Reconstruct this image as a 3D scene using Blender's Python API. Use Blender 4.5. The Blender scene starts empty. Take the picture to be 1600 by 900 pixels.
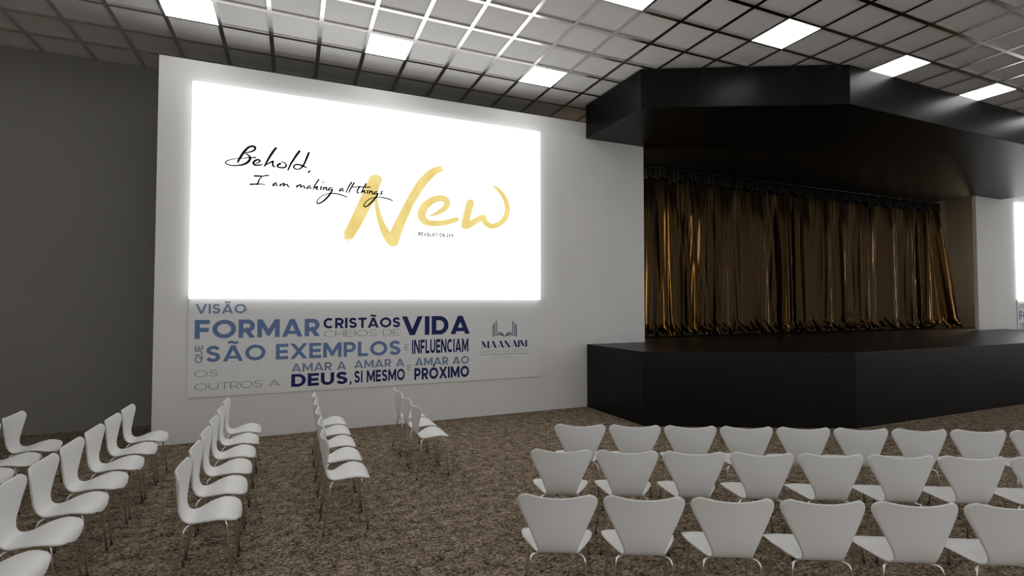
import bpy, bmesh, math, random
from mathutils import Vector
from mathutils.geometry import tessellate_polygon
PI = math.pi
rnd = random.Random(7)
SC = bpy.context.scene
COL = SC.collection
S = 1.95                                   # eye height of the camera, metres; room measures below are in eye heights
PSI, PITCH, F = 0.40488, 0.030297, 800.0

def W(x, y, z):                            # eye heights above/below the camera -> metres, floor at z = 0
    return Vector((x * S, y * S, (z + 1) * S))

# ---------------------------------------------------------------- materials
def mat(name, col, rough=0.5, metal=0.0, spec=0.5):
    m = bpy.data.materials.new(name); m.use_nodes = True
    b = m.node_tree.nodes['Principled BSDF']
    b.inputs['Base Color'].default_value = (*col, 1)
    b.inputs['Roughness'].default_value = rough
    b.inputs['Metallic'].default_value = metal
    b.inputs['Specular IOR Level'].default_value = spec
    return m

def emit(name, col, strength):
    m = bpy.data.materials.new(name); m.use_nodes = True
    b = m.node_tree.nodes['Principled BSDF']
    b.inputs['Base Color'].default_value = (0, 0, 0, 1)
    b.inputs['Roughness'].default_value = 0.6
    b.inputs['Emission Color'].default_value = (*col, 1)
    b.inputs['Emission Strength'].default_value = strength
    return m

def nodes(m):
    return m.node_tree.nodes, m.node_tree.links, m.node_tree.nodes['Principled BSDF']

def noise_tint(m, scale, a, b, detail=3.0, bump=0.0, bscale=None):
    n, l, p = nodes(m)
    tc = n.new('ShaderNodeTexCoord'); t = n.new('ShaderNodeTexNoise'); r = n.new('ShaderNodeValToRGB')
    t.inputs['Scale'].default_value = scale; t.inputs['Detail'].default_value = detail
    r.color_ramp.elements[0].position = .3; r.color_ramp.elements[1].position = .7
    r.color_ramp.elements[0].color = (*a, 1); r.color_ramp.elements[1].color = (*b, 1)
    l.new(tc.outputs['Object'], t.inputs['Vector']); l.new(t.outputs['Fac'], r.inputs['Fac'])
    l.new(r.outputs['Color'], p.inputs['Base Color'])
    if bump:
        t2 = n.new('ShaderNodeTexNoise'); t2.inputs['Scale'].default_value = bscale or scale * 8
        bp = n.new('ShaderNodeBump'); bp.inputs['Strength'].default_value = bump; bp.inputs['Distance'].default_value = .002
        l.new(tc.outputs['Object'], t2.inputs['Vector']); l.new(t2.outputs['Fac'], bp.inputs['Height'])
        l.new(bp.outputs['Normal'], p.inputs['Normal'])
    return m

M = {}
M['panel'] = noise_tint(mat('white_wall_paint', (.80, .79, .78), .55, spec=.3), 1.5, (.78, .775, .765), (.81, .805, .795), bump=.05, bscale=60)
M['dark'] = noise_tint(mat('dark_grey_wall_paint', (.24, .23, .2), .7, spec=.2), .8, (.235, .225, .195), (.25, .24, .21), bump=.05, bscale=60)
M['tile'] = noise_tint(mat('ceiling_tile', (.84, .83, .82), .9, spec=.1), 2.0, (.83, .825, .81), (.86, .855, .84), bump=.1, bscale=160)
M['bar'] = mat('ceiling_grid_metal', (.80, .79, .77), .16, 1.0)
M['black'] = noise_tint(mat('black_satin_paint', (.006, .006, .006), .36, spec=.17), 2.0, (.005, .005, .0048), (.0062, .0062, .006))
M['shell'] = mat('white_moulded_plastic', (.80, .80, .79), .42, spec=.35)
M['chrome'] = mat('chrome', (.82, .80, .77), .2, 1.0)
M['cap'] = mat('black_rubber', (.015, .015, .015), .6)
M['banner'] = mat('banner_vinyl', (.81, .812, .815), .5, spec=.3)
M['skyblue'] = mat('grey_blue_ink', (.19, .27, .40), .5, spec=.2)
M['blue'] = mat('steel_blue_ink', (.14, .22, .42), .5, spec=.2)
M['navy'] = mat('navy_ink', (.012, .022, .12), .5, spec=.2)
M['slate'] = mat('slate_ink', (.13, .14, .19), .5, spec=.2)
M['pale'] = mat('pale_grey_ink', (.40, .40, .42), .5, spec=.2)
M['screen'] = emit('lit_screen_white', (1, 1, 1), 1.7)
M['light'] = emit('lit_diffuser', (1, .988, .97), 5.2)
M['ink'] = mat('screen_black_lettering', (.012, .012, .012), .6, spec=.1)
M['gold'] = emit('screen_gold_lettering', (.82, .60, .16), 1.0)
n, l, p = nodes(M['gold'])
tc = n.new('ShaderNodeTexCoord'); t = n.new('ShaderNodeTexNoise'); r = n.new('ShaderNodeValToRGB')
t.inputs['Scale'].default_value = 2.4; t.inputs['Detail'].default_value = 2
r.color_ramp.elements[0].position = .35; r.color_ramp.elements[1].position = .66
r.color_ramp.elements[0].color = (.80, .60, .185, 1); r.color_ramp.elements[1].color = (.93, .77, .30, 1)
l.new(tc.outputs['Object'], t.inputs['Vector']); l.new(t.outputs['Fac'], r.inputs['Fac']); l.new(r.outputs['Color'], p.inputs['Emission Color'])
M['rail'] = mat('black_curtain_rail', (.01, .01, .01), .4, .5)

def carpet():
    m = mat('brown_flecked_carpet', (.1, .08, .06), .95, spec=.1)
    n, l, p = nodes(m)
    tc = n.new('ShaderNodeTexCoord')
    v = n.new('ShaderNodeTexVoronoi'); v.inputs['Scale'].default_value = 58; v.inputs['Randomness'].default_value = 1
    a = n.new('ShaderNodeTexNoise'); a.inputs['Scale'].default_value = 40; a.inputs['Detail'].default_value = 5; a.inputs['Roughness'].default_value = .65
    b = n.new('ShaderNodeTexNoise'); b.inputs['Scale'].default_value = 9; b.inputs['Detail'].default_value = 3
    for q in (v, a, b): l.new(tc.outputs['Object'], q.inputs['Vector'])
    sep = n.new('ShaderNodeSeparateColor'); l.new(v.outputs['Color'], sep.inputs['Color'])
    m1 = n.new('ShaderNodeMix'); m1.data_type = 'FLOAT'; m1.inputs[0].default_value = .76
    l.new(sep.outputs[0], m1.inputs[2]); l.new(a.outputs['Fac'], m1.inputs[3])
    m2 = n.new('ShaderNodeMix'); m2.data_type = 'FLOAT'; m2.inputs[0].default_value = .30
    l.new(m1.outputs[0], m2.inputs[2]); l.new(b.outputs['Fac'], m2.inputs[3])
    r = n.new('ShaderNodeValToRGB'); cr = r.color_ramp
    cr.elements[0].position = .37; cr.elements[0].color = (.030, .022, .016, 1)
    cr.elements[1].position = .66; cr.elements[1].color = (.52, .43, .315, 1)
    e = cr.elements.new(.465); e.color = (.16, .124, .087, 1)
    e = cr.elements.new(.55); e.color = (.28, .222, .158, 1)
    l.new(m2.outputs[0], r.inputs['Fac']); l.new(r.outputs['Color'], p.inputs['Base Color'])
    bp = n.new('ShaderNodeBump'); bp.inputs['Strength'].default_value = .9; bp.inputs['Distance'].default_value = .02
    l.new(m2.outputs[0], bp.inputs['Height']); l.new(bp.outputs['Normal'], p.inputs['Normal'])
    return m
M['carpet'] = carpet()

def satin():
    m = mat('bronze_satin', (.034, .021, .0088), .2, 1.0)
    n, l, p = nodes(m)
    tc = n.new('ShaderNodeTexCoord'); mp = n.new('ShaderNodeMapping'); mp.inputs['Scale'].default_value = (60, 60, 1.2)
    t = n.new('ShaderNodeTexNoise'); t.inputs['Scale'].default_value = 1; t.inputs['Detail'].default_value = 3
    bp = n.new('ShaderNodeBump'); bp.inputs['Strength'].default_value = .25; bp.inputs['Distance'].default_value = .004
    l.new(tc.outputs['Object'], mp.inputs['Vector']); l.new(mp.outputs['Vector'], t.inputs['Vector'])
    l.new(t.outputs['Fac'], bp.inputs['Height']); l.new(bp.outputs['Normal'], p.inputs['Normal'])
    return m
M['satin'] = satin()
M['header'] = mat('shade_dark_curtain_tape', (.006, .0055, .005), .6, 0, .15)  # near-black stands in for the shade over the curtain heading

# ---------------------------------------------------------------- mesh helpers
def obj(name, verts, faces, m, parent=None, smooth=False, loc=None):
    me = bpy.data.meshes.new(name); me.from_pydata([tuple(v) for v in verts], [], faces); me.update()
    me.materials.append(m)
    if smooth:
        me.polygons.foreach_set('use_smooth', [True] * len(me.polygons))
    o = bpy.data.objects.new(name, me); COL.objects.link(o)
    if parent: o.parent = parent
    if loc is not None: o.location = loc
    return o

def tag(o, label, cat, group=None, kind=None):
    o['label'] = label; o['category'] = cat
    if group: o['group'] = group
    if kind: o['kind'] = kind
    return o

def empty(name, loc, rz=0):
    o = bpy.data.objects.new(name, None); COL.objects.link(o); o.location = loc; o.rotation_euler = (0, 0, rz)
    o.empty_display_size = .2
    return o

def structure(o, label=None):
    o['kind'] = 'structure'
    if label: o['label'] = label
    return o

def box_data(x0, x1, y0, y1, z0, z1, verts=None, faces=None):
    verts = [] if verts is None else verts; faces = [] if faces is None else faces
    b = len(verts)
    verts += [(x0, y0, z0), (x1, y0, z0), (x1, y1, z0), (x0, y1, z0), (x0, y0, z1), (x1, y0, z1), (x1, y1, z1), (x0, y1, z1)]
    faces += [tuple(b + i for i in f) for f in ((3, 2, 1, 0), (4, 5, 6, 7), (0, 1, 5, 4), (1, 2, 6, 5), (2, 3, 7, 6), (3, 0, 4, 7))]
    return verts, faces

def bevel(o, w, seg=2):
    bm = bmesh.new(); bm.from_mesh(o.data)
    bmesh.ops.bevel(bm, geom=bm.edges[:], offset=w, segments=seg, affect='EDGES', profile=.5)
    bm.to_mesh(o.data); bm.free()

def prism(name, poly, z0, z1, m, parent=None):
    n_ = len(poly)
    area = sum(poly[i][0] * poly[(i + 1) % n_][1] - poly[(i + 1) % n_][0] * poly[i][1] for i in range(n_))
    if area < 0: poly = poly[::-1]
    v = [(x, y, z0) for x, y in poly] + [(x, y, z1) for x, y in poly]
    f = [tuple(range(n_ - 1, -1, -1)), tuple(range(n_, 2 * n_))]
    f += [(i, (i + 1) % n_, n_ + (i + 1) % n_, n_ + i) for i in range(n_)]
    return obj(name, v, f, m, parent)

def tube_data(path, r, verts, faces, seg=10, caps=True):
    path = [Vector(p_) for p_ in path]; b0 = len(verts); N = len(path)
    up = None
    for i, p_ in enumerate(path):
        d = (path[min(i + 1, N - 1)] - path[max(i - 1, 0)]).normalized()
        if up is None:
            up = d.orthogonal().normalized()
        up = (up - d * up.dot(d)).normalized(); sd = d.cross(up)
        rr = r[i] if isinstance(r, (list, tuple)) else r
        for k in range(seg):
            a = 2 * PI * k / seg
            verts.append(tuple(p_ + (up * math.cos(a) + sd * math.sin(a)) * rr))
    for i in range(N - 1):
        for k in range(seg):
            a = b0 + i * seg + k; c = b0 + i * seg + (k + 1) % seg
            faces.append((a, c, c + seg, a + seg))
    if caps:
        faces.append(tuple(b0 + k for k in range(seg - 1, -1, -1)))
        faces.append(tuple(b0 + (N - 1) * seg + k for k in range(seg)))

def catmull(pts, n_=8, closed=False):
    out = []; N = len(pts)
    rng = range(N) if closed else range(N - 1)
    for i in rng:
        if closed: p0, p1, p2, p3 = pts[i - 1], pts[i], pts[(i + 1) % N], pts[(i + 2) % N]
        else: p0, p1, p2, p3 = pts[max(i - 1, 0)], pts[i], pts[i + 1], pts[min(i + 2, N - 1)]
        for k in range(n_):
            t_ = k / n_
            out.append(tuple(.5 * (2 * b + (c - a) * t_ + (2 * a - 5 * b + 4 * c - d) * t_ * t_ + (3 * b - a - 3 * c + d) * t_ ** 3)
                             for a, b, c, d in zip(p0, p1, p2, p3)))
    if not closed: out.append(tuple(pts[-1]))
    return out

# ---------------------------------------------------------------- camera
fw = Vector((math.sin(PSI) * math.cos(PITCH), math.cos(PSI) * math.cos(PITCH), math.sin(PITCH)))
rt = Vector((math.cos(PSI), -math.sin(PSI), 0)); up_ = rt.cross(fw)
cam_d = bpy.data.cameras.new('camera'); cam = bpy.data.objects.new('camera', cam_d); COL.objects.link(cam)
cam_d.sensor_width = 36; cam_d.lens = 36 * F / 1600; cam_d.clip_start = .05; cam_d.clip_end = 200
cam.location = (0, 0, S); cam.rotation_euler = fw.to_track_quat('-Z', 'Y').to_euler()
SC.camera = cam

def at(px, py, y):                         # where the sight line through a photo pixel meets the wall plane y (eye heights): x, z in metres
    d = rt * (px - 800) / F - up_ * (py - 450) / F + fw
    k = y * S / d.y
    return d.x * k, d.z * k + S

# ---------------------------------------------------------------- room measures (eye heights)
YP, YD = 4.307, 5.054                       # white panel walls, dark rear wall
ZP, ZC = 1.780, 1.959                       # top of panel walls, ceiling
ZS, ZB = -0.395, 1.624                      # stage top, canopy underside
XL, XR = -0.8975, 3.331                     # left panel wall
X2, X3 = 9.463, 13.69                       # right panel wall
PT = 0.05                                   # panel thickness
RX0, RX1, RY0 = -4.2, 17.0, -2.6            # built part of the hall; rear and right end left open for added world fill light
TX, TY = 0.3268, 0.3298                     # tile pitch
GX, GY = -0.492, 4.0665                     # grid origin

def sbox(name, a, b, m, bev=0):
    p0, p1 = W(*a), W(*b)
    v, f = box_data(p0.x, p1.x, p0.y, p1.y, p0.z, p1.z)
    o = obj(name, v, f, m)
    if bev: bevel(o, bev, 1)
    return o

structure(sbox('floor', (RX0, RY0, -1.06), (RX1, YD + .05, -1), M['carpet']), 'brown flecked carpet floor')
structure(sbox('wall_front', (RX0, YD, -1), (RX1, YD + .05, ZC), M['dark']), 'dark grey rear wall behind the white panel walls')
structure(sbox('wall_far_left', (RX0 - .05, RY0, -1), (RX0, YD + .05, ZC), M['dark']))
structure(sbox('wall_left', (XL, YP, -1), (XR, YP + PT, ZP), M['panel'], .004), 'white panel wall behind the large left screen')
structure(sbox('wall_right', (X2, YP, -1), (X3, YP + PT, ZP), M['panel'], .004), 'white panel wall right of the stage opening')
structure(sbox('wall_wing_right', (10.22, YP + PT, -1), (10.27, YD, ZP), M['dark']), 'dark return wall at the right end of the stage recess')
structure(sbox('wall_wing_left', (2.53, YP + PT, -1), (2.58, YD, ZB), M['dark']))

# ceiling: a slab with shallow-edged tiles, metal grid bars under it
structure(sbox('ceiling', (RX0, RY0, ZC + .006), (RX1, YD + .05, ZC + .05), M['tile']), 'tiled suspended ceiling')
v, f = [], []
bw, bt = .0142 * S, .012
zc = (ZC + 1) * S
i = math.ceil((RX0 - GX) / TX)
while GX + i * TX < RX1:
    x = (GX + i * TX) * S; box_data(x - bw, x + bw, RY0 * S, YD * S, zc - bt, zc + .012, v, f); i += 1
j = math.ceil((RY0 - GY) / TY)
while GY + j * TY < YD:
    y = (GY + j * TY) * S; box_data(RX0 * S, RX1 * S, y - bw, y + bw, zc - bt - .0005, zc + .012, v, f); j += 1
structure(obj('trim_1', v, f, M['bar']), 'metal grid bars between the ceiling tiles')

# ---------------------------------------------------------------- ceiling lights
def ceiling_light(ix, jy, label):
    x0, x1 = (GX + ix * TX) * S, (GX + (ix + 1) * TX) * S
    y0, y1 = (GY + (jy - 1) * TY) * S, (GY + jy * TY) * S
    cx, cy = (x0 + x1) / 2, (y0 + y1) / 2
    root = empty('ceiling_light', (cx, cy, zc - .004))
    hx, hy, t_ = (x1 - x0) / 2 - .012, (y1 - y0) / 2 - .012, .016
    v, f = [], []
    for a in ((-hx, hx, -hy, -hy + t_), (-hx, hx, hy - t_, hy), (-hx, -hx + t_, -hy + t_, hy - t_), (hx - t_, hx, -hy + t_, hy - t_)):
        box_data(a[0], a[1], a[2], a[3], -.012, .012, v, f)
    obj('frame', v, f, M['shell'], root)
    e = .004
    v, f = box_data(-hx + e, hx - e, -hy + e, hy - e, -.014, -.0125)
    obj('diffuser', v, f, M['light'], root)
    if label: tag(root, label, 'ceiling light', 'square ceiling lights')
    return root

LIGHTS = {(-1, 0): 'square lit ceiling panel above the left end of the big screen',
          (3, 0): 'square lit ceiling panel above the middle of the big screen',
          (7, 0): 'square lit ceiling panel nearest the left end of the black canopy',
          (7, -4): 'square lit ceiling panel cut by the top edge of the photo near its middle',
          (11, -4): 'square lit ceiling panel in front of the long angled face of the canopy',
          (15, -4): 'square lit ceiling panel just right of the front corner of the canopy',
          (19, -4): 'square lit ceiling panel farthest right, beside the canopy edge'}
for (a, b), lab in LIGHTS.items(): ceiling_light(a, b, lab)
far = []
for b in (0, -4, -8, -12, -16):
    for a in range(-9, 41, 4):
        if (a, b) in LIGHTS or (b == 0 and 7 < a < 31): continue
        x = GX + (a + .5) * TX
        if not (RX0 + .3 < x < RX1 - .3): continue
        far.append((a, b))
for a, b in far:
    ceiling_light(a, b, 'square lit ceiling panel out over the hall, away from screens and stage')

# ---------------------------------------------------------------- stage and canopy
def mpoly(pts): return [(x * S, y * S) for x, y in pts]
front = [(2.637, YP), (2.645, 3.447), (4.16, 2.706), (8.634, 2.706), (10.149, 3.447), (10.157, YP)]
e = .004
stage = prism('stage', mpoly([(x, y - (.002 if y == YP else 0)) for x, y in front] + [(X2 - e, YP - .002), (X2 - e, YP + PT + e), (10.2, YP + PT + e), (10.2, YD - .003), (2.60, YD - .003), (2.60, YP + PT + e), (XR + e, YP + PT + e), (XR + e, YP - .002)]), .0, (ZS + 1) * S, M['black'])
bevel(stage, .006, 1)
tag(stage, 'low black platform stage with angled corners in front of the curtain', 'stage')
canopy = prism('stage_canopy', mpoly([(x, y - (.002 if y == YP else 0)) for x, y in front] + [(X2 - e, YP - .002), (X2 - e, YD - .01), (XR + e, YD - .01), (XR + e, YP - .002)]), (ZB + 1) * S, zc - .013, M['black'])
bevel(canopy, .006, 1)
tag(canopy, 'black canopy with angled corners hanging from the ceiling over the stage', 'canopy')

# ---------------------------------------------------------------- curtain
root = empty('stage_curtain', W(6.4, 4.86, ZS))
tag(root, 'long bronze satin curtain hanging in folds at the back of the stage', 'curtain')
CX0, CX1, CY = 2.75 * S, 9.60 * S, 4.86 * S
CZ0, CZ1 = (ZS + 1) * S + .012, (ZB + 1) * S - .075
NX, NZ = 1300, 56
ph = [rnd.uniform(0, 2 * PI) for _ in range(12)]
def tri(a):                                 # a rounded zig-zag: steep flanks, tight crests
    q = math.sin(a); return math.asin(.93 * q) / math.asin(.93)
def foldfn(x, h):                           # h: 0 bottom .. 1 top ; returns depth toward the room
    xx = x + .16 * math.sin(x * 1.3 + ph[0]) + .07 * math.sin(x * 3.1 + ph[1]) + (1 - h) * .09 * math.sin(x * 2.3 + ph[2])
    k = min(1, (1 - h) / .30); k = k * k * (3 - 2 * k)
    b = max(0, 1 - h / .09)
    big = tri(xx * 7.1 + ph[3])
    mid = tri(xx * 16.7 + ph[4] + .8 * math.sin(h * 3 + x))
    fine = tri(xx * 39 + ph[5] + 1.6 * math.sin(h * 2.6 + x * 2))
    crease = math.sin(x * 83 + ph[1] + 2.2 * math.sin(h * 3.3 + x * 3))
    gather = math.sin(xx * 61 + ph[6])
    amp = (.35 + .65 * k)
    d = (.085 * big + .055 * mid * (.65 + .35 * math.sin(x * .9 + ph[7]))) * amp
    d += .032 * fine * k * (.65 + .35 * math.sin(x * 2.1 + ph[0])) + .009 * crease * k + .014 * gather * (1 - k)
    d += b * (.05 * math.sin(xx * 11 + ph[8]) + .045 * math.sin(x * 29 + h * 60 + ph[9]) + .05)
    return d
v, f = [], []
for k in range(NZ + 1):
    t_ = k / NZ
    h = (t_ ** 1.6)
    for i in range(NX + 1):
        u = i / NX
        x = CX0 + (CX1 - CX0) * u
        d = foldfn(x, h)
        fl = max(0, (u - .93) / .07)
        xo = .55 * fl * (1 - h) ** 1.2
        b = max(0, 1 - h / .07)
        z = CZ0 + (CZ1 - CZ0) * h + b * (.05 + .03 * math.sin(x * 17 + ph[10]) + .02 * math.sin(x * 43 + ph[11]))
        lim = (YD * S - .03)
        v.append((x + xo - root.location.x + .02 * math.sin(x * 9 + h * 5) * (1 - h), min(CY - d - fl * .25 * (1 - h), lim) - root.location.y, z - root.location.z))
for k in range(NZ):
    for i in range(NX):
        a = k * (NX + 1) + i
        f.append((a, a + 1, a + NX + 2, a + NX + 1))
drape = obj('drape', v, f, M['satin'], root, True)
sm = drape.modifiers.new('thickness', 'SOLIDIFY'); sm.thickness = .004; sm.offset = 1
# pleated heading tape, its shade put into a near-black colour
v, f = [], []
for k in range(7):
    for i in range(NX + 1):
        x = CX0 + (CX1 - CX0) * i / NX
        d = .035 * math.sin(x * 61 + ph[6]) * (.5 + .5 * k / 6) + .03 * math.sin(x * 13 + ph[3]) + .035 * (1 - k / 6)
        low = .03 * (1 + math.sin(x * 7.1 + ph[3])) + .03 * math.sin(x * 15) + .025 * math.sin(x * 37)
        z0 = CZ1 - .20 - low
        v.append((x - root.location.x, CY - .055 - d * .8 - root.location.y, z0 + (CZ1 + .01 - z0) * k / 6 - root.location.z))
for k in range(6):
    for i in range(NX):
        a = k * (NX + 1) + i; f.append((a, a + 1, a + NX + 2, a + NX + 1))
hd = obj('heading', v, f, M['header'], root, True); hd['label'] = 'pleated heading of the curtain, coloured dark for shade'
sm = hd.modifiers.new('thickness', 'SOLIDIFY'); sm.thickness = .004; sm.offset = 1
v, f = [], []
tube_data([(CX0 - root.location.x - .1, -.03, CZ1 + .045 - root.location.z), (CX1 - root.location.x + .05, -.03, CZ1 + .045 - root.location.z)], .022, v, f, 10)
obj('rail', v, f, M['rail'], root, True)
v, f = [], []
x = CX0 + .3
while x < CX1:
    box_data(x - root.location.x - .012, x - root.location.x + .012, -.045, -.015, CZ1 + .06 - root.location.z, (ZB + 1) * S - .001 - root.location.z, v, f); x += 1.3
obj('bracket', v, f, M['rail'], root)

# ---------------------------------------------------------------- lettering
def ribbon(path, verts, faces, cap=True):   # path of (x, y, width)
    b0 = len(verts); N = len(path)
    for i, (x, y, w) in enumerate(path):
        a, c = path[max(i - 1, 0)], path[min(i + 1, N - 1)]
        dx, dy = c[0] - a[0], c[1] - a[1]; L = math.hypot(dx, dy) or 1
        nx, ny = -dy / L * w / 2, dx / L * w / 2
        verts += [(x + nx, y + ny), (x - nx, y - ny)]
    for i in range(N - 1):
        a = b0 + 2 * i; faces.append((a, a + 1, a + 3, a + 2))
    if cap:
        for x, y, w in (path[0], path[-1]):
            b = len(verts)
            verts += [(x + w / 2 * math.cos(2 * PI * k / 14), y + w / 2 * math.sin(2 * PI * k / 14)) for k in range(14)]
            faces.append(tuple(range(b, b + 14)))

def clip_y(poly, lo, hi):
    for lim, sgn in ((lo, 1), (hi, -1)):
        out = []
        for i in range(len(poly)):
            a, b = poly[i], poly[(i + 1) % len(poly)]
            ia, ib = sgn * (a[1] - lim) >= 0, sgn * (b[1] - lim) >= 0
            if ia: out.append(a)
            if ia != ib:
                k = (lim - a[1]) / (b[1] - a[1]); out.append((a[0] + (b[0] - a[0]) * k, lim))
        poly = out
        if len(poly) < 3: return []
    return poly

# glyphs: natural width, strokes. ('L', points) square-ended bars inset by the pen, ('D', p, q) diagonals cut at cap height,
# ('A', cx, cy, rx, ry, a0, a1) arcs, ('C', points) free curves; coordinates 0..1 of the letter box
G = {
 'A': (.98, [('D', (0, 0), (.5, 1)), ('D', (1, 0), (.5, 1)), ('H', .18, .82, .25)]),
 'B': (.74, [('L', (0, 0), (0, 1)), ('A', .55, .76, .36, .24, -90, 90), ('A', .6, .26, .4, .26, -90, 90), ('L', (0, 1), (.55, 1)), ('L', (0, .52), (.6, .52)), ('L', (0, 0), (.6, 0))]),
 'C': (.86, [('A', .55, .5, .55, .5, 48, 312)]),
 'D': (.84, [('L', (0, 0), (0, 1)), ('A', .45, .5, .55, .5, -90, 90), ('L', (0, 1), (.45, 1)), ('L', (0, 0), (.45, 0))]),
 'E': (.66, [('L', (0, 0), (0, 1)), ('L', (0, 1), (1, 1)), ('L', (0, .5), (.92, .5)), ('L', (0, 0), (1, 0))]),
 'F': (.64, [('L', (0, 0), (0, 1)), ('L', (0, 1), (1, 1)), ('L', (0, .46), (.9, .46))]),
 'G': (.90, [('A', .52, .5, .52, .5, 48, 340), ('L', (.6, .45), (1, .45)), ('L', (1, .45), (1, .14))]),
 'H': (.80, [('L', (0, 0), (0, 1)), ('L', (1, 0), (1, 1)), ('L', (0, .5), (1, .5))]),
 'I': (.0, [('L', (0, 0), (0, 1))]),
 'J': (.5, [('L', (1, 1), (1, .3)), ('A', .5, .3, .5, .3, 180, 360)]),
 'L': (.62, [('L', (0, 0), (0, 1)), ('L', (0, 0), (1, 0))]),
 'M': (1.04, [('L', (0, 0), (0, 1)), ('L', (1, 0), (1, 1)), ('D', (0, 1), (.5, .22)), ('D', (1, 1), (.5, .22))]),
 'N': (.86, [('L', (0, 0), (0, 1)), ('L', (1, 0), (1, 1)), ('D', (0, 1), (1, 0))]),
 'O': (1.04, [('A', .5, .5, .5, .5, 0, 360)]),
 'P': (.72, [('L', (0, 0), (0, 1)), ('A', .55, .69, .45, .31, -90, 90), ('L', (0, 1), (.55, 1)), ('L', (0, .38), (.55, .38))]),
 'Q': (1.04, [('A', .5, .5, .5, .5, 0, 360), ('L', (.62, .22), (1, -.1))]),
 'R': (.74, [('L', (0, 0), (0, 1)), ('A', .55, .69, .45, .31, -90, 90), ('L', (0, 1), (.55, 1)), ('L', (0, .38), (.55, .38)), ('D', (.52, .38), (1, 0))]),
 'S': (.72, [('C', (.97, .84), (.75, .97), (.48, 1.0), (.2, .95), (.05, .76), (.2, .59), (.5, .51), (.82, .42), (.97, .24), (.8, .05), (.5, 0), (.22, .04), (.0, .17))]),
 'T': (.72, [('L', (.5, 0), (.5, 1)), ('L', (0, 1), (1, 1))]),
 'U': (.80, [('L', (0, 1), (0, .4)), ('L', (1, 1), (1, .4)), ('A', .5, .4, .5, .4, 180, 360)]),
 'V': (.98, [('D', (0, 1), (.5, 0)), ('D', (1, 1), (.5, 0))]),
 'X': (.90, [('D', (0, 0), (1, 1)), ('D', (0, 1), (1, 0))]),
 '1': (.3, [('L', (1, 0), (1, 1)), ('L', (0, .8), (1, 1))]),
 '2': (.6, [('C', (.02, .75), (.2, .97), (.5, 1), (.85, .93), (.95, .7), (.75, .45), (.4, .2), (.05, .0)), ('L', (0, 0), (1, 0))]),
 '5': (.6, [('L', (.9, 1), (.15, 1)), ('L', (.15, 1), (.1, .55)), ('C', (.1, .55), (.5, .63), (.9, .52), (1, .3), (.85, .06), (.5, 0), (.1, .06))]),
 ':': (.0, [('L', (0, .12), (0, .12)), ('L', (0, .62), (0, .62))]),
}
ACC = {'Ã': ('A', '~'), 'Ó': ('O', "'")}

def word(text, weight, verts, faces, didone=False, track=.13):
    """lays a word out with cap height 1 from x = 0; returns its width"""
    x = 0
    for ch in text:
        if ch == ' ': x += .42; continue
        base, acc = ACC.get(ch, (ch, None))
        wd, strokes = G[base]
        w = weight
        box = wd + (w if wd < .05 else 0)
        if wd >= .05: box = wd * (.9 + .5 * w)
        if didone and base == 'I': box = w
        def MX(u): return x + w / 2 + u * max(box - w, 0)
        def MY(t_): return w / 2 + t_ * (1 - w)
        for k, s in enumerate(strokes):
            ww = w
            if didone:
                thick = {'M': (2, 1), 'A': (1,), 'N': (2,), 'I': (0,)}[base]
                ww = w if k in thick else w * .16
            if s[0] in 'LD':
                a, b = s[1], s[2]
                if s[0] == 'D':
                    pa, pb = (MX(a[0]), a[1]), (MX(b[0]), b[1])
                    if base == 'R': pa = (pa[0], MY(a[1]))
                else: pa, pb = (MX(a[0]), MY(a[1])), (MX(b[0]), MY(b[1]))
                dx, dy = pb[0] - pa[0], pb[1] - pa[1]; L = math.hypot(dx, dy)
                if L < 1e-6: dx, dy, L = 1, 0, 1
                ex = w * .5 if s[0] == 'L' else (w * 1.2 if base != 'R' else w * .6)
                if s[0] == 'D' and base == 'M': ex = w * .5
                ux, uy = dx / L, dy / L; nx, ny = -uy * ww / 2, ux * ww / 2
                if pa == pb: ex = w * .5
                q = [(pa[0] - ux * ex + nx, pa[1] - uy * ex + ny), (pa[0] - ux * ex - nx, pa[1] - uy * ex - ny),
                     (pb[0] + ux * ex - nx, pb[1] + uy * ex - ny), (pb[0] + ux * ex + nx, pb[1] + uy * ex + ny)]
                if base != 'Q': q = clip_y(q, 0, 1)
                if len(q) >= 3:
                    b0 = len(verts); verts += q; faces.append(tuple(range(b0, b0 + len(q))))
            elif s[0] == 'H':
                b0 = len(verts); hh = w * .42 if not didone else w * .08
                verts += [(MX(s[1]), s[3] - hh), (MX(s[2]), s[3] - hh), (MX(s[2]), s[3] + hh), (MX(s[1]), s[3] + hh)]
                faces.append((b0, b0 + 1, b0 + 2, b0 + 3))
            elif s[0] == 'A':
                cx, cy, rx, ry, a0, a1 = s[1:]
                n_ = max(10, int(abs(a1 - a0) / 7)); path = []
                for i_ in range(n_ + 1):
                    a = math.radians(a0 + (a1 - a0) * i_ / n_)
                    path.append((MX(cx + rx * math.cos(a)), MY(cy + ry * math.sin(a)), w))
                ribbon(path, verts, faces, False)
            else:
                path = [(MX(u), MY(t_), w) for u, t_ in catmull(s[1:], 6)]
                ribbon(path, verts, faces, False)
        mid = x + box / 2
        if acc == '~':
            path = [(mid - .24, 1.13, w * .75), (mid - .12, 1.22, w * .75), (mid, 1.18, w * .75), (mid + .12, 1.14, w * .75), (mid + .24, 1.22, w * .75)]
            ribbon(catmull(path, 5), verts, faces, False)
        if acc == "'":
            ribbon([(mid - .06, 1.08, w * .7), (mid + .12, 1.28, w * .8)], verts, faces, False)
        x += box + track * (1 - .5 * weight)
    return x - track * (1 - .5 * weight)

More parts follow.
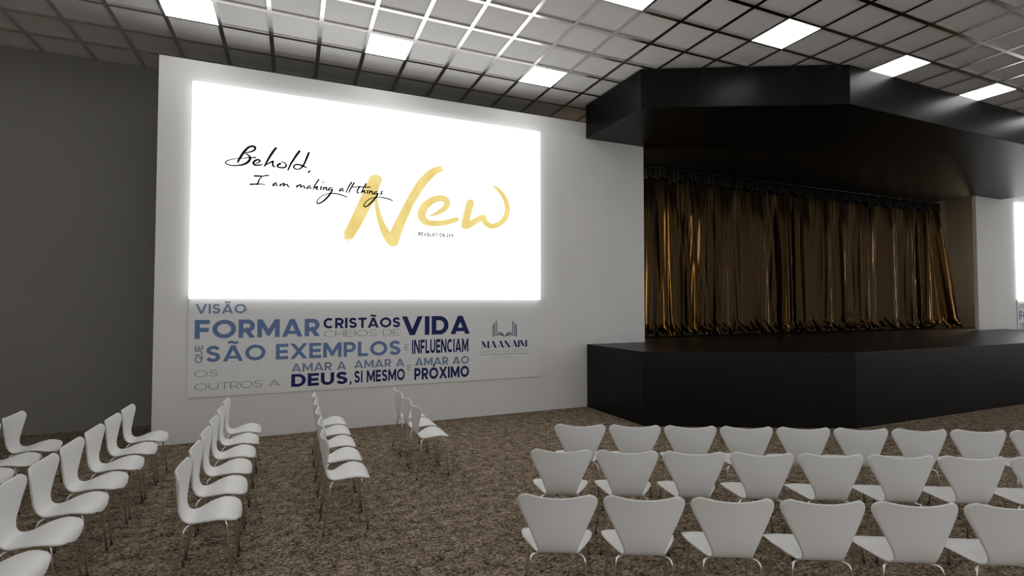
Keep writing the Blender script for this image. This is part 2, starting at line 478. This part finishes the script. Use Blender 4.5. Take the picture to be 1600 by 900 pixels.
def flat_obj(name, verts2, faces, m, parent, y, thick=.003, xf=None):
    """2-D shapes set as flat lettering on the face of a board (facing -Y), local to parent; each later stroke lies a hair above the earlier"""
    L = parent.location
    lead = list(range(len(verts2)))
    def find(i):
        while lead[i] != i: i = lead[i]
        return i
    for q in faces:
        for i in q[1:]:
            a, b = find(q[0]), find(i)
            if a != b: lead[max(a, b)] = min(a, b)
    order = {}
    vs = []
    for i, a in enumerate(verts2):
        k = order.setdefault(find(i), len(order))
        X, Z = xf(*a) if xf else a
        vs.append((X - L.x, y - thick - .0001 * k - L.y, Z - L.z))
    o = obj(name, vs, list(faces), m, parent)
    bm = bmesh.new(); bm.from_mesh(o.data)
    for fc in bm.faces:
        fc.normal_update()
        if fc.normal.y > 0: fc.normal_flip()
    bm.to_mesh(o.data); bm.free()
    return o

Y_SCR = YP - .050                           # lit face of the screen (stands off the wall)
Y_BAN = YP - .012                           # face of the banner
# extents measured on the wall plane
sx0, sz1 = at(301 - .4, 125.5, Y_SCR); sx1, sz0 = at(844.6, 467.8, Y_SCR)
sx0 = (at(301, 125.5, Y_SCR)[0] + at(294.3, 467, Y_SCR)[0]) / 2
sz1 = (at(301, 125.5, Y_SCR)[1] + at(844.2, 206, Y_SCR)[1]) / 2
sz0 = (at(294.3, 467, Y_SCR)[1] + at(844.8, 468.2, Y_SCR)[1]) / 2
bx0, bz0 = at(292, 622, Y_BAN); bx1, _ = at(843.5, 588, Y_BAN)
bz0 = (bz0 + _) / 2
bz1 = sz0 + .05

# --- screen
def crop(ox, oy, sc, pts): return [(ox + q[0] / sc, oy + q[1] / sc) + ((q[2] / sc,) if len(q) > 2 else ()) for q in pts]
def pen(strokes_by_crop, fat=1.0, add=0.0):
    v2, f2 = [], []
    for (ox, oy, sc), strokes in strokes_by_crop:
        for s in strokes:
            ribbon(catmull([(a, b, c * fat + add) for a, b, c in crop(ox, oy, sc, s)], 7), v2, f2)
    return v2, f2
behold = [((345, 215, 15), [
  [(400,590,18),(418,535,42),(480,430,52),(560,320,52),(640,238,44),(720,205,36),(785,215,40),(810,252,42),(780,298,34),(700,335,24),(590,355,12)],
  [(570,370,10),(620,395,18),(670,440,34),(690,490,48),(650,560,50),(560,620,38),(450,648,26),(330,657,20),(220,650,17),(130,615,17),(108,580,19),(140,550,15),(240,515,11),(360,495,9),(500,485,9),(640,477,13),(760,470,18),(820,466,18)],
  [(820,607,12),(880,585,20),(920,550,28),(900,525,28),(850,522,32),(790,555,42),(765,600,44),(790,635,36),(860,650,24),(970,635,18)]]),
 ((415, 215, 15), [
  [(240,252,46),(190,312,48),(110,430,46),(40,550,38),(-25,668,26)],
  [(-20,660,14),(60,610,22),(140,570,26),(175,560,34),(168,610,34),(175,660,34),(215,690,16)],
  [(350,612,34),(295,635,38),(280,670,36),(320,700,24),(390,708,22),(460,695,28),(482,655,28),(460,610,18),(420,580,14),(370,565,10)],
  [(793,325,46),(740,390,46),(660,510,40),(590,620,34),(525,760,24)],
  [(1013,362,40),(980,440,42),(930,560,36),(885,650,34),(830,715,26),(760,745,16),(700,735,20),(662,700,26),(672,655,26),(740,632,24),(830,650,26),(890,675,28),(955,705,18)],
  [(1048,775,18),(1005,815,32)]])]
things_ = [((385, 265, 15), [
  [(185,148,24),(280,152,24),(380,155,16),(460,140,18),(525,140,18)], [(375,158,12),(310,220,18),(275,300,26),(250,350,26)], [(85,347,22),(200,342,24),(330,342,14),(430,352,9)],
  [(705,318,20),(660,325,20),(625,360,26),(632,380,18),(670,360,10),(700,345,10),(715,375,22),(725,385,12)],
  [(785,385,18),(805,335,20),(790,380,16),(840,340,18),(885,330,26),(870,385,24),(900,360,12),(950,350,20),(970,380,22),(995,410,16)]]),
 ((455, 265, 15), [
  [(125,415,18),(150,365,22),(135,410,16),(180,370,18),(220,360,26),(225,410,26),(250,400,12),(295,385,18),(310,420,22),(335,440,14)],
  [(450,390,18),(410,390,16),(375,425,20),(375,445,18),(410,435,10),(440,420,12),(455,440,22),(470,450,12)],
  [(645,240,24),(600,300,22),(550,380,22),(520,455,16)], [(535,430,10),(590,405,20),(620,415,24),(580,440,16),(600,460,20),(630,472,12)],
  [(705,405,26),(685,465,24)], [(746,302,18),(750,302,18)], [(765,415,22),(745,475,20)], [(745,470,12),(790,430,16),(825,425,22),(825,470,24),(840,490,14)],
  [(955,425,12),(900,435,18),(872,465,24),(880,485,18),(920,470,10),(960,470,20)],
  [(965,465,28),(920,560,32),(840,660,32),(740,750,26),(650,795,20),(610,790,18),(605,750,14),(640,690,10),(720,620,8),(820,580,8),(920,562,12),(1020,562,14),(1110,578,14),(1200,605,14),(1318,650,9)]]),
 ((525, 265, 12), [
  [(130,355,12),(95,360,14),(70,385,18),(72,405,12),(105,390,8),(125,375,10),(130,400,14),(145,410,8)],
  [(290,245,20),(240,320,17),(190,425,13)], [(340,250,20),(290,330,17),(240,430,13)], [(305,330,9),(450,325,10),(540,332,10),(635,330,12)],
  [(445,320,20),(410,370,18),(395,420,16),(410,440,12),(430,438,8)], [(560,270,20),(520,340,18),(470,440,13)], [(475,435,8),(515,405,13),(535,395,15),(530,430,15),(545,445,9)],
  [(595,395,15),(580,445,15)], [(635,400,13),(620,450,13)], [(622,445,8),(650,415,11),(675,410,13),(675,450,15),(690,460,8)],
  [(770,420,10),(730,425,13),(705,455,15),(720,462,10),(780,450,13)],
  [(785,455,19),(740,530,21),(660,620,21),(590,680,17),(545,700,13),(520,685,11),(530,650,9),(580,590,7),(650,545,7),(740,525,7),(830,520,9),(930,538,11),(1000,560,11),(1055,583,9)],
  [(875,410,10),(845,425,13),(850,445,13),(860,455,13),(825,465,9)]])]
N_OUT = [(300,190),(310,165),(345,145),(380,147),(415,165),(433,190),(425,215),(400,270),(388,330),(384,380),(395,450),(415,530),(440,600),(475,670),(508,718),(514,718),(545,650),(600,540),(660,430),(720,320),(760,255),(800,195),(850,145),(900,100),(960,70),(1010,62),(1035,70),(1028,85),(1055,100),(1030,115),(985,135),(930,185),(880,240),(830,310),(780,390),(740,460),(700,550),(660,640),(625,740),(595,830),(580,858),(550,868),(515,865),(485,840),(450,790),(420,730),(395,650),(375,570),(362,490),(352,418),(330,445),(290,520),(250,600),(205,680),(165,740),(140,785),(115,800),(105,790),(75,828),(72,815),(85,790),(60,800),(42,790),(60,755),(40,750),(48,720),(80,660),(130,560),(190,430),(240,320),(270,250)]
gold_pen = [((640, 280, 9), [
  [(275,517,8),(350,495,34),(430,452,60),(498,402,76),(530,345,80),(505,290,84),(440,268,82),(340,290,92),(250,345,104),(190,420,114),(168,500,112),(195,572,98),(262,612,80),(340,622,72),(440,620,70),(550,598,70),(645,572,66),(668,566,50)],
  [(852,338,108),(825,440,102),(796,560,104),(776,655,98)],
  [(790,662,84),(870,625,84),(955,570,80),(1035,545,84),(1060,600,76),(1110,645,68),(1170,660,68),(1250,635,66),(1320,575,70),(1365,490,74),(1375,400,68),(1350,300,60),(1300,210,50),(1240,140,40),(1186,98,22)]])]

def make_screen(dx, label):
    x0, x1 = sx0 + dx, sx1 + dx
    root_loc = Vector(((x0 + x1) / 2, Y_SCR * S, sz0))
    ya, yb = Y_SCR * S, YP * S - .012
    v, f = box_data(x0 - root_loc.x, x1 - root_loc.x, 0, yb - root_loc.y, 0, sz1 - sz0)
    o = obj('video_screen', v, f, M['screen'], None, False, root_loc)
    tag(o, label, 'screen', 'big lit screens')
    v, f = box_data(x0 - root_loc.x + .3, x1 - root_loc.x - .3, yb - root_loc.y, YP * S - root_loc.y - .001, .4, sz1 - sz0 - .4)
    obj('mount', v, f, M['rail'], o)
    xf = lambda px, py: (lambda q: (q[0] + dx, q[1]))(at(px, py, Y_SCR))
    # gold word first, black lettering a hair in front of it
    v2, f2 = pen(gold_pen, 1.0, .3)
    outl = crop(530, 250, 6.4278, N_OUT); b0 = len(v2); v2 += outl
    for t_ in tessellate_polygon([[Vector((a, b, 0)) for a, b in outl]]): f2.append(tuple(b0 + i for i in t_))
    g = flat_obj('lettering', v2, f2, M['gold'], o, Y_SCR * S, .001, xf); g['label'] = 'gold brushed word New'
    v2, f2 = pen(behold, 1.0, .7)
    g = flat_obj('lettering', v2, f2, M['ink'], o, Y_SCR * S, .004, xf); g['label'] = 'black script word Behold with a comma'
    v2, f2 = pen(things_, 1.0, .75)
    g = flat_obj('lettering', v2, f2, M['ink'], o, Y_SCR * S, .0045, xf); g['label'] = 'small black script line I am making all things'
    v2, f2 = [], []
    wd = word('REVELATION 21:5', .22, v2, f2, track=.3)
    a0, c0 = at(653.8, 368.3, Y_SCR); a1, c1 = at(708.3, 366.3, Y_SCR)
    k = (a1 - a0) / wd; hcap = at(653.8, 362.8, Y_SCR)[1] - c0
    g = flat_obj('lettering', [(a0 + dx + a * k, c0 + b * hcap) for a, b in v2], f2, M['ink'], o, Y_SCR * S, .003)
    g['label'] = 'tiny black capitals REVELATION 21:5'
    return o
DX2 = 10.535 * S - bx0
make_screen(0, 'huge lit white screen on the white wall left of the stage')
make_screen(DX2, 'lit white screen right of the stage, cut by the edge of the photo')

# --- banner
A_, B_, C_ = (280, 470, 5.622), (440, 470, 6.0), (620, 470, 6.429)
WORDS = [('VISÃO', A_, (143, 113), (590, 27), .19, 'skyblue'), ('FORMAR', A_, (135, 335), (490.8, None), .22, 'blue'),
         ('CRISTÃOS', B_, (392, 260), (1113, 154), .215, 'navy'), ('CHEIOS DE', B_, (398, 340), (1110, 266), .05, 'slate'),
         ('VIDA', C_, (52, 347), (732, 150), .23, 'navy'), ('SÃO EXEMPLOS', A_, (232, 540), None, .20, 'blue'),
         ('E', C_, (80, 493), (118, 437), .08, 'slate'), ('INFLUENCIAM', C_, (152, 533), (718, 377), .205, 'navy'),
         ('AMAR A', B_, (92, 668), (605, 567), .19, 'skyblue'), ('AMAR A', B_, (680, 635), (1150, 540), .19, 'skyblue'),
         ('E', C_, (108, 697), (150, 642), .08, 'slate'), ('AMAR AO', C_, (183, 655), (725, 553), .20, 'skyblue'),
         ('OS', A_, (135, 673), (338, 605), .055, 'slate'), ('OUTROS A', A_, (133, 790), (885, 690), .055, 'slate'),
         ('DEUS', B_, (90, 808), (620, 662), .22, 'navy'), ('SI MESMO', B_, (680, 770), (1155, 634), .205, 'navy'),
         ('PRÓXIMO', C_, (175, 795), (725, 650), .22, 'navy')]
def pxc(c, q): return c[0] + q[0] / c[2], c[1] + q[1] / c[2]
def make_banner(dx, label):
    x0, x1 = bx0 + dx, bx1 + dx
    loc = Vector(((x0 + x1) / 2, Y_BAN * S, bz0))
    v, f = box_data(x0 - loc.x, x1 - loc.x, 0, YP * S - .001 - loc.y, 0, bz1 - bz0)
    o = obj('wall_banner', v, f, M['banner'], None, False, loc)
    tag(o, label, 'banner', 'lettered wall banners')
    yb = Y_BAN * S
    for text, c, lb, rtp, w, mt in WORDS:
        p0 = at(*pxc(c, lb), Y_BAN)
        if text == 'FORMAR': p1 = at(*pxc(B_, (357, 168)), Y_BAN)
        elif text == 'SÃO EXEMPLOS': p1 = at(*pxc(B_, (1117, 372)), Y_BAN)
        else: p1 = at(*pxc(c, rtp), Y_BAN)
        v2, f2 = [], []
        wd = word(text, w, v2, f2)
        kx, kz = (p1[0] - p0[0]) / wd, p1[1] - p0[1]
        g = flat_obj('lettering', [(p0[0] + dx + a * kx, p0[1] + b * kz) for a, b in v2], f2, M[mt], o, yb, .001)
        g['label'] = {'navy': 'navy', 'blue': 'steel blue', 'skyblue': 'grey blue', 'slate': 'thin grey'}[mt] + ' capitals ' + text
    # sideways QUE, reading upwards
    v2, f2 = [], []
    wd = word('QUE', .16, v2, f2)
    p0 = at(*pxc(A_, (205, 545)), Y_BAN); p1 = at(*pxc(A_, (137, 395)), Y_BAN)
    k = (p1[1] - p0[1]) / wd; hx = p0[0] - p1[0]
    g = flat_obj('lettering', [(p0[0] + dx - b * hx, p0[1] + a * k) for a, b in v2], f2, M['skyblue'], o, yb, .001); g['label'] = 'sideways grey blue capitals QUE'
    # comma and colon
    v2, f2 = [], []
    ribbon([(647, 762, 17), (648, 772, 15), (640, 790, 6)], v2, f2)
    xfB = lambda a, b: (lambda q: (q[0] + dx, q[1]))(at(*pxc(B_, (a, b)), Y_BAN))
    g = flat_obj('lettering', v2, f2, M['navy'], o, yb, .001, xfB); g['label'] = 'navy comma'
    v2, f2 = [], []
    for yy in (83, 106): ribbon([(600, yy - 1, 7), (600, yy + 1, 7)], v2, f2)
    xfA = lambda a, b: (lambda q: (q[0] + dx, q[1]))(at(*pxc(A_, (a, b)), Y_BAN))
    g = flat_obj('lettering', v2, f2, M['slate'], o, yb, .001, xfA); g['label'] = 'small colon'
    # open-book emblem
    v2, f2 = [], []
    for sgn in (1, -1):
        mx = lambda a: 605 + sgn * (a - 605)
        for xx, top, bot, w in ((138, 315, 790, 40), (200, 235, 705, 38), (278, 160, 640, 36)):
            ribbon([(mx(xx), top, w), (mx(xx), bot, w)], v2, f2, False)
        for pts in ([(150, 775, 22), (250, 735, 30), (380, 715, 44), (500, 735, 44), (570, 780, 26), (600, 800, 10)],
                    [(210, 700, 20), (300, 670, 26), (420, 665, 34), (520, 705, 34), (590, 785, 14)],
                    [(290, 630, 16), (380, 615, 24), (470, 635, 28), (540, 700, 20), (595, 780, 10)]):
            ribbon(catmull([(mx(a), b, w) for a, b, w in pts], 5), v2, f2, False)
    xfE = lambda a, b: (lambda q: (q[0] + dx, q[1]))(at(765 + a / 25.72, 495 + b / 25.72, Y_BAN))
    g = flat_obj('emblem', v2, f2, M['slate'], o, yb, .001, xfE); g['label'] = 'grey blue open book emblem'
    for text, lb, rtp, w, mt, did, tr in (('MAANAIM', (850, 478), (1308, 393), .24, 'navy', True, .05), ('IGREJA BATISTA', (842, 527), (1312, 480), .09, 'pale', False, .38)):
        p0 = at(*pxc(C_, lb), Y_BAN); p1 = at(*pxc(C_, rtp), Y_BAN)
        v2, f2 = [], []
        wd = word(text, w, v2, f2, did, tr)
        kx, kz = (p1[0] - p0[0]) / wd, p1[1] - p0[1]
        g = flat_obj('lettering', [(p0[0] + dx + a * kx, p0[1] + b * kz) for a, b in v2], f2, M[mt], o, yb, .001)
        g['label'] = ('navy high contrast capitals ' if did else 'pale grey spaced capitals ') + text
    v2, f2 = [], []
    ribbon([(838, 544, 6), (1318, 526, 6)], v2, f2, False)
    for xx in (985, 1003, 1021, 1040, 1075, 1130, 1150, 1172): ribbon([(xx, 556, 4), (xx, 580, 4)], v2, f2, False)
    xfC = lambda a, b: (lambda q: (q[0] + dx, q[1]))(at(*pxc(C_, (a, b)), Y_BAN))
    g = flat_obj('rule', v2, f2, M['pale'], o, yb, .001, xfC); g['label'] = 'faint grey rule with a blurred line under it'
    return o
make_banner(0, 'white banner of blue and navy lettering under the huge left screen')
make_banner(DX2, 'lettered banner under the screen right of the stage, cut by the photo edge')

# ---------------------------------------------------------------- chair
def shell_mesh():
    # side profile of the mid-surface: (forward y, height z), front lip to back top
    prof = catmull([(.176, .392), (.171, .411), (.154, .435), (.112, .461), (.05, .474), (-.01, .463), (-.06, .446), (-.105, .433), (-.145, .437), (-.178, .464),
                    (-.198, .515), (-.208, .57), (-.215, .64), (-.221, .72), (-.230, .802)], 6)
    acc = [0]
    for a, b in zip(prof, prof[1:]): acc.append(acc[-1] + math.hypot(b[0] - a[0], b[1] - a[1]))
    T = acc[-1]
    def P(s):
        s = max(0, min(T, s)); i = 0
        while i < len(acc) - 2 and acc[i + 1] < s: i += 1
        k = (s - acc[i]) / (acc[i + 1] - acc[i])
        return prof[i][0] + (prof[i + 1][0] - prof[i][0]) * k, prof[i][1] + (prof[i + 1][1] - prof[i][1]) * k
    # half width against arc length fraction
    wp = catmull([(0, .120), (.012, .146), (.045, .182), (.10, .210), (.16, .222), (.21, .223), (.28, .212), (.36, .178), (.44, .137), (.505, .117), (.56, .117), (.63, .134), (.71, .162), (.80, .195), (.88, .224), (.93, .2365), (.965, .232), (.988, .213), (1, .190)], 6)
    def HW(t_):
        for a, b in zip(wp, wp[1:]):
            if a[0] <= t_ <= b[0] + 1e-9: return a[1] + (b[1] - a[1]) * (t_ - a[0]) / max(b[0] - a[0], 1e-9)
        return wp[-1][1]
    NU, NV = 22, 64
    mid = []
    for j in range(NV + 1):
        t_ = j / NV
        # crowd rows toward both ends for the rounded corners
        t_ = .5 - .5 * math.cos(PI * t_) if True else t_
        row = []
        for i in range(NU + 1):
            u = -1 + 2 * i / NU
            hw = HW(t_)
            s = t_ * T
            top = max(0, (t_ - .62) / .38) ** 2
            s -= top * .018 * (1 - u * u)                       # dipped top edge
            fr = max(0, (.1 - t_) / .1)
            s += fr * .026 * u * u                              # bowed front edge
            y, z = P(s)
            x = u * hw
            bk = max(0, min(1, (t_ - .50) / .2))
            y += bk * (.047 * (x / .236) ** 2)                  # back wraps forward at its sides
            st = max(0, min(1, (.45 - t_) / .15))
            z += st * (.012 * (x / .22) ** 2 - .020 * (x / .22) ** 4) * (1 if t_ > .08 else .6)
            row.append(Vector((x, y, z)))
        mid.append(row)
    th = .0065
    V, Fc = [], []
    nrm = [[None] * (NU + 1) for _ in range(NV + 1)]
    for j in range(NV + 1):
        for i in range(NU + 1):
            a = mid[j][min(i + 1, NU)] - mid[j][max(i - 1, 0)]
            b = mid[min(j + 1, NV)][i] - mid[max(j - 1, 0)][i]
            nn = a.cross(b); nrm[j][i] = nn.normalized() if nn.length > 1e-9 else Vector((0, 0, 1))
    idx = {}
    for sd in (1, -1):
        for j in range(NV + 1):
            for i in range(NU + 1):
                idx[(sd, j, i)] = len(V); V.append(mid[j][i] + nrm[j][i] * th * sd)
    for j in range(NV):
        for i in range(NU):
            a, b, c, d = [(j, i), (j, i + 1), (j + 1, i + 1), (j + 1, i)]
            Fc.append(tuple(idx[(1, *q)] for q in (a, b, c, d)))
            Fc.append(tuple(idx[(-1, *q)] for q in (d, c, b, a)))
    rim = [(0, i) for i in range(NU)] + [(j, NU) for j in range(NV)] + [(NV, i) for i in range(NU, 0, -1)] + [(j, 0) for j in range(NV, 0, -1)]
    cen = []
    for k, q in enumerate(rim):
        p_, nx_ = rim[k - 1], rim[(k + 1) % len(rim)]
        d = (mid[nx_[0]][nx_[1]] - mid[p_[0]][p_[1]]).normalized()
        out = d.cross(nrm[q[0]][q[1]])
        cen.append(len(V)); V.append(mid[q[0]][q[1]] + out * th * .9)
    for k, q in enumerate(rim):
        q2 = rim[(k + 1) % len(rim)]; k2 = (k + 1) % len(rim)
        Fc.append((idx[(1, *q2)], idx[(1, *q)], cen[k], cen[k2]))
        Fc.append((idx[(-1, *q)], idx[(-1, *q2)], cen[k2], cen[k]))
    return V, Fc

def make_chair():
    root = empty('shell_chair', (0, 0, 0))
    V, Fc = shell_mesh()
    sh = obj('seat_shell', V, Fc, M['shell'], root, True)
    bm = bmesh.new(); bm.from_mesh(sh.data); bmesh.ops.recalc_face_normals(bm, faces=bm.faces[:]); bm.to_mesh(sh.data); bm.free()
    sh['label'] = 'white one-piece seat and waisted backrest'
    v, f = [], []
    tube_data([(0, -.035, .418), (0, -.035, .436)], [.075, .085], v, f, 20)
    mo = obj('mount', v, f, M['chrome'], root)
    for sx in (-1, 1):
        for fr in (1, -1):
            if fr > 0:
                ctrl = [(.03, -.02, .430), (.10, .03, .444), (.142, .072, .446), (.163, .092, .436), (.172, .101, .412), (.177, .108, .36), (.212, .148, .014)]
            else:
                ctrl = [(.03, -.06, .412), (.09, -.100, .416), (.136, -.132, .417), (.157, -.147, .410), (.166, -.156, .388), (.171, -.162, .34), (.210, -.215, .014)]
            path = catmull([(sx * a, b, c) for a, b, c in ctrl[:6]], 4) + [(sx * ctrl[6][0], ctrl[6][1], ctrl[6][2])]
            v, f = [], []
            tube_data(path, .0075, v, f, 10)
            lg = obj('leg', v, f, M['chrome'], root, True)
            e_ = Vector(path[-1]); v, f = [], []
            tube_data([(e_.x, e_.y, 0.0), (e_.x, e_.y, .006), (e_.x, e_.y, .016)], [.0105, .0105, .0085], v, f, 10)
            obj('foot_cap', v, f, M['cap'], lg, False)
    return root
proto = make_chair()
used = [False]
def place_chair(x, y, rz, label, group):
    if not used[0]:
        o = proto; used[0] = True
    else:
        o = proto.copy(); COL.objects.link(o)
        for ch in list(proto.children):
            c = ch.copy(); COL.objects.link(c); c.parent = o
            for g in ch.children:
                d = g.copy(); COL.objects.link(d); d.parent = c
    o.location = (x, y, 0); o.rotation_euler = (0, 0, rz)
    tag(o, label, 'chair', group)
    return o

ORD = ['first', 'second', 'third', 'fourth', 'fifth', 'sixth', 'seventh', 'eighth', 'ninth']
# left block: files running away from the white wall, chairs facing +X
LEFT = [(-1.352, 3, 'in the leftmost file'),
        (-.853, 7, 'in the second file from left'),
        (-.358, 6, 'in the third file from left'),
        (.145, 5, 'in the fourth file from left'),
        (.672, 3, 'in the short file by open floor')]
LP = .2695
for bx, n_, where in LEFT:
    for k in range(n_):
        place = ORD[k] + ' from the front wall'
        place_chair(bx * S + .19, (3.553 - LP * k) * S, -PI / 2, 'white shell chair, ' + place + ', ' + where, 'white chairs of the left block')
# right block: three rows facing the angled stage front
th = math.radians(26.6); rd = Vector((math.cos(th), -math.sin(th), 0)); fd = Vector((math.sin(th), math.cos(th), 0))
RIGHT = [((1.483, 2.764), 6, .517, 'in the rear row of the right block'), ((1.963, 3.593), 8, .5145, 'in the middle row of the right block'), ((2.531, 4.258), 9, .5155, 'in the right block row nearest the stage')]
for (x, y), n_, pitch, where in RIGHT:
    for k in range(n_):
        q = Vector((x, y, 0)) + rd * pitch * k + fd * .19
        place_chair(q.x, q.y, -th, 'white shell chair, ' + ORD[k] + ' from left ' + where, 'white chairs of the right block')

# ---------------------------------------------------------------- lamps behind the panel walls (warm wing lights of the stage)
def area(name, loc, target, sx, sy, power, col):
    d = bpy.data.lights.new(name, 'AREA'); d.shape = 'RECTANGLE'; d.size = sx; d.size_y = sy; d.energy = power; d.color = col
    o = bpy.data.objects.new(name, d); COL.objects.link(o); o.location = loc
    o.rotation_euler = (Vector(target) - Vector(loc)).to_track_quat('-Z', 'Y').to_euler()
    return o
area('wing_lamp', W(2.95, 4.50, .5), W(6.4, 4.75, .4), .25, 3.2, 62, (1, .77, .50))
area('wing_lamp', W(9.86, 4.45, .5), W(6.4, 4.75, .4), .25, 3.2, 36, (1, .77, .50))

w = bpy.data.worlds.new('world'); SC.world = w; w.use_nodes = True
w.node_tree.nodes['Background'].inputs['Color'].default_value = (.99, .99, .99, 1)
w.node_tree.nodes['Background'].inputs['Strength'].default_value = .76  # even fill light, added to brighten upright surfaces through the open ends
vs = SC.view_settings
SC.display_settings.display_device = 'sRGB'
vs.view_transform = 'Standard'; vs.look = 'None'; vs.exposure = 0; vs.gamma = 1; vs.use_curve_mapping = False
SC.cycles.max_bounces = 8
SC.cycles.filter_width = 1.1
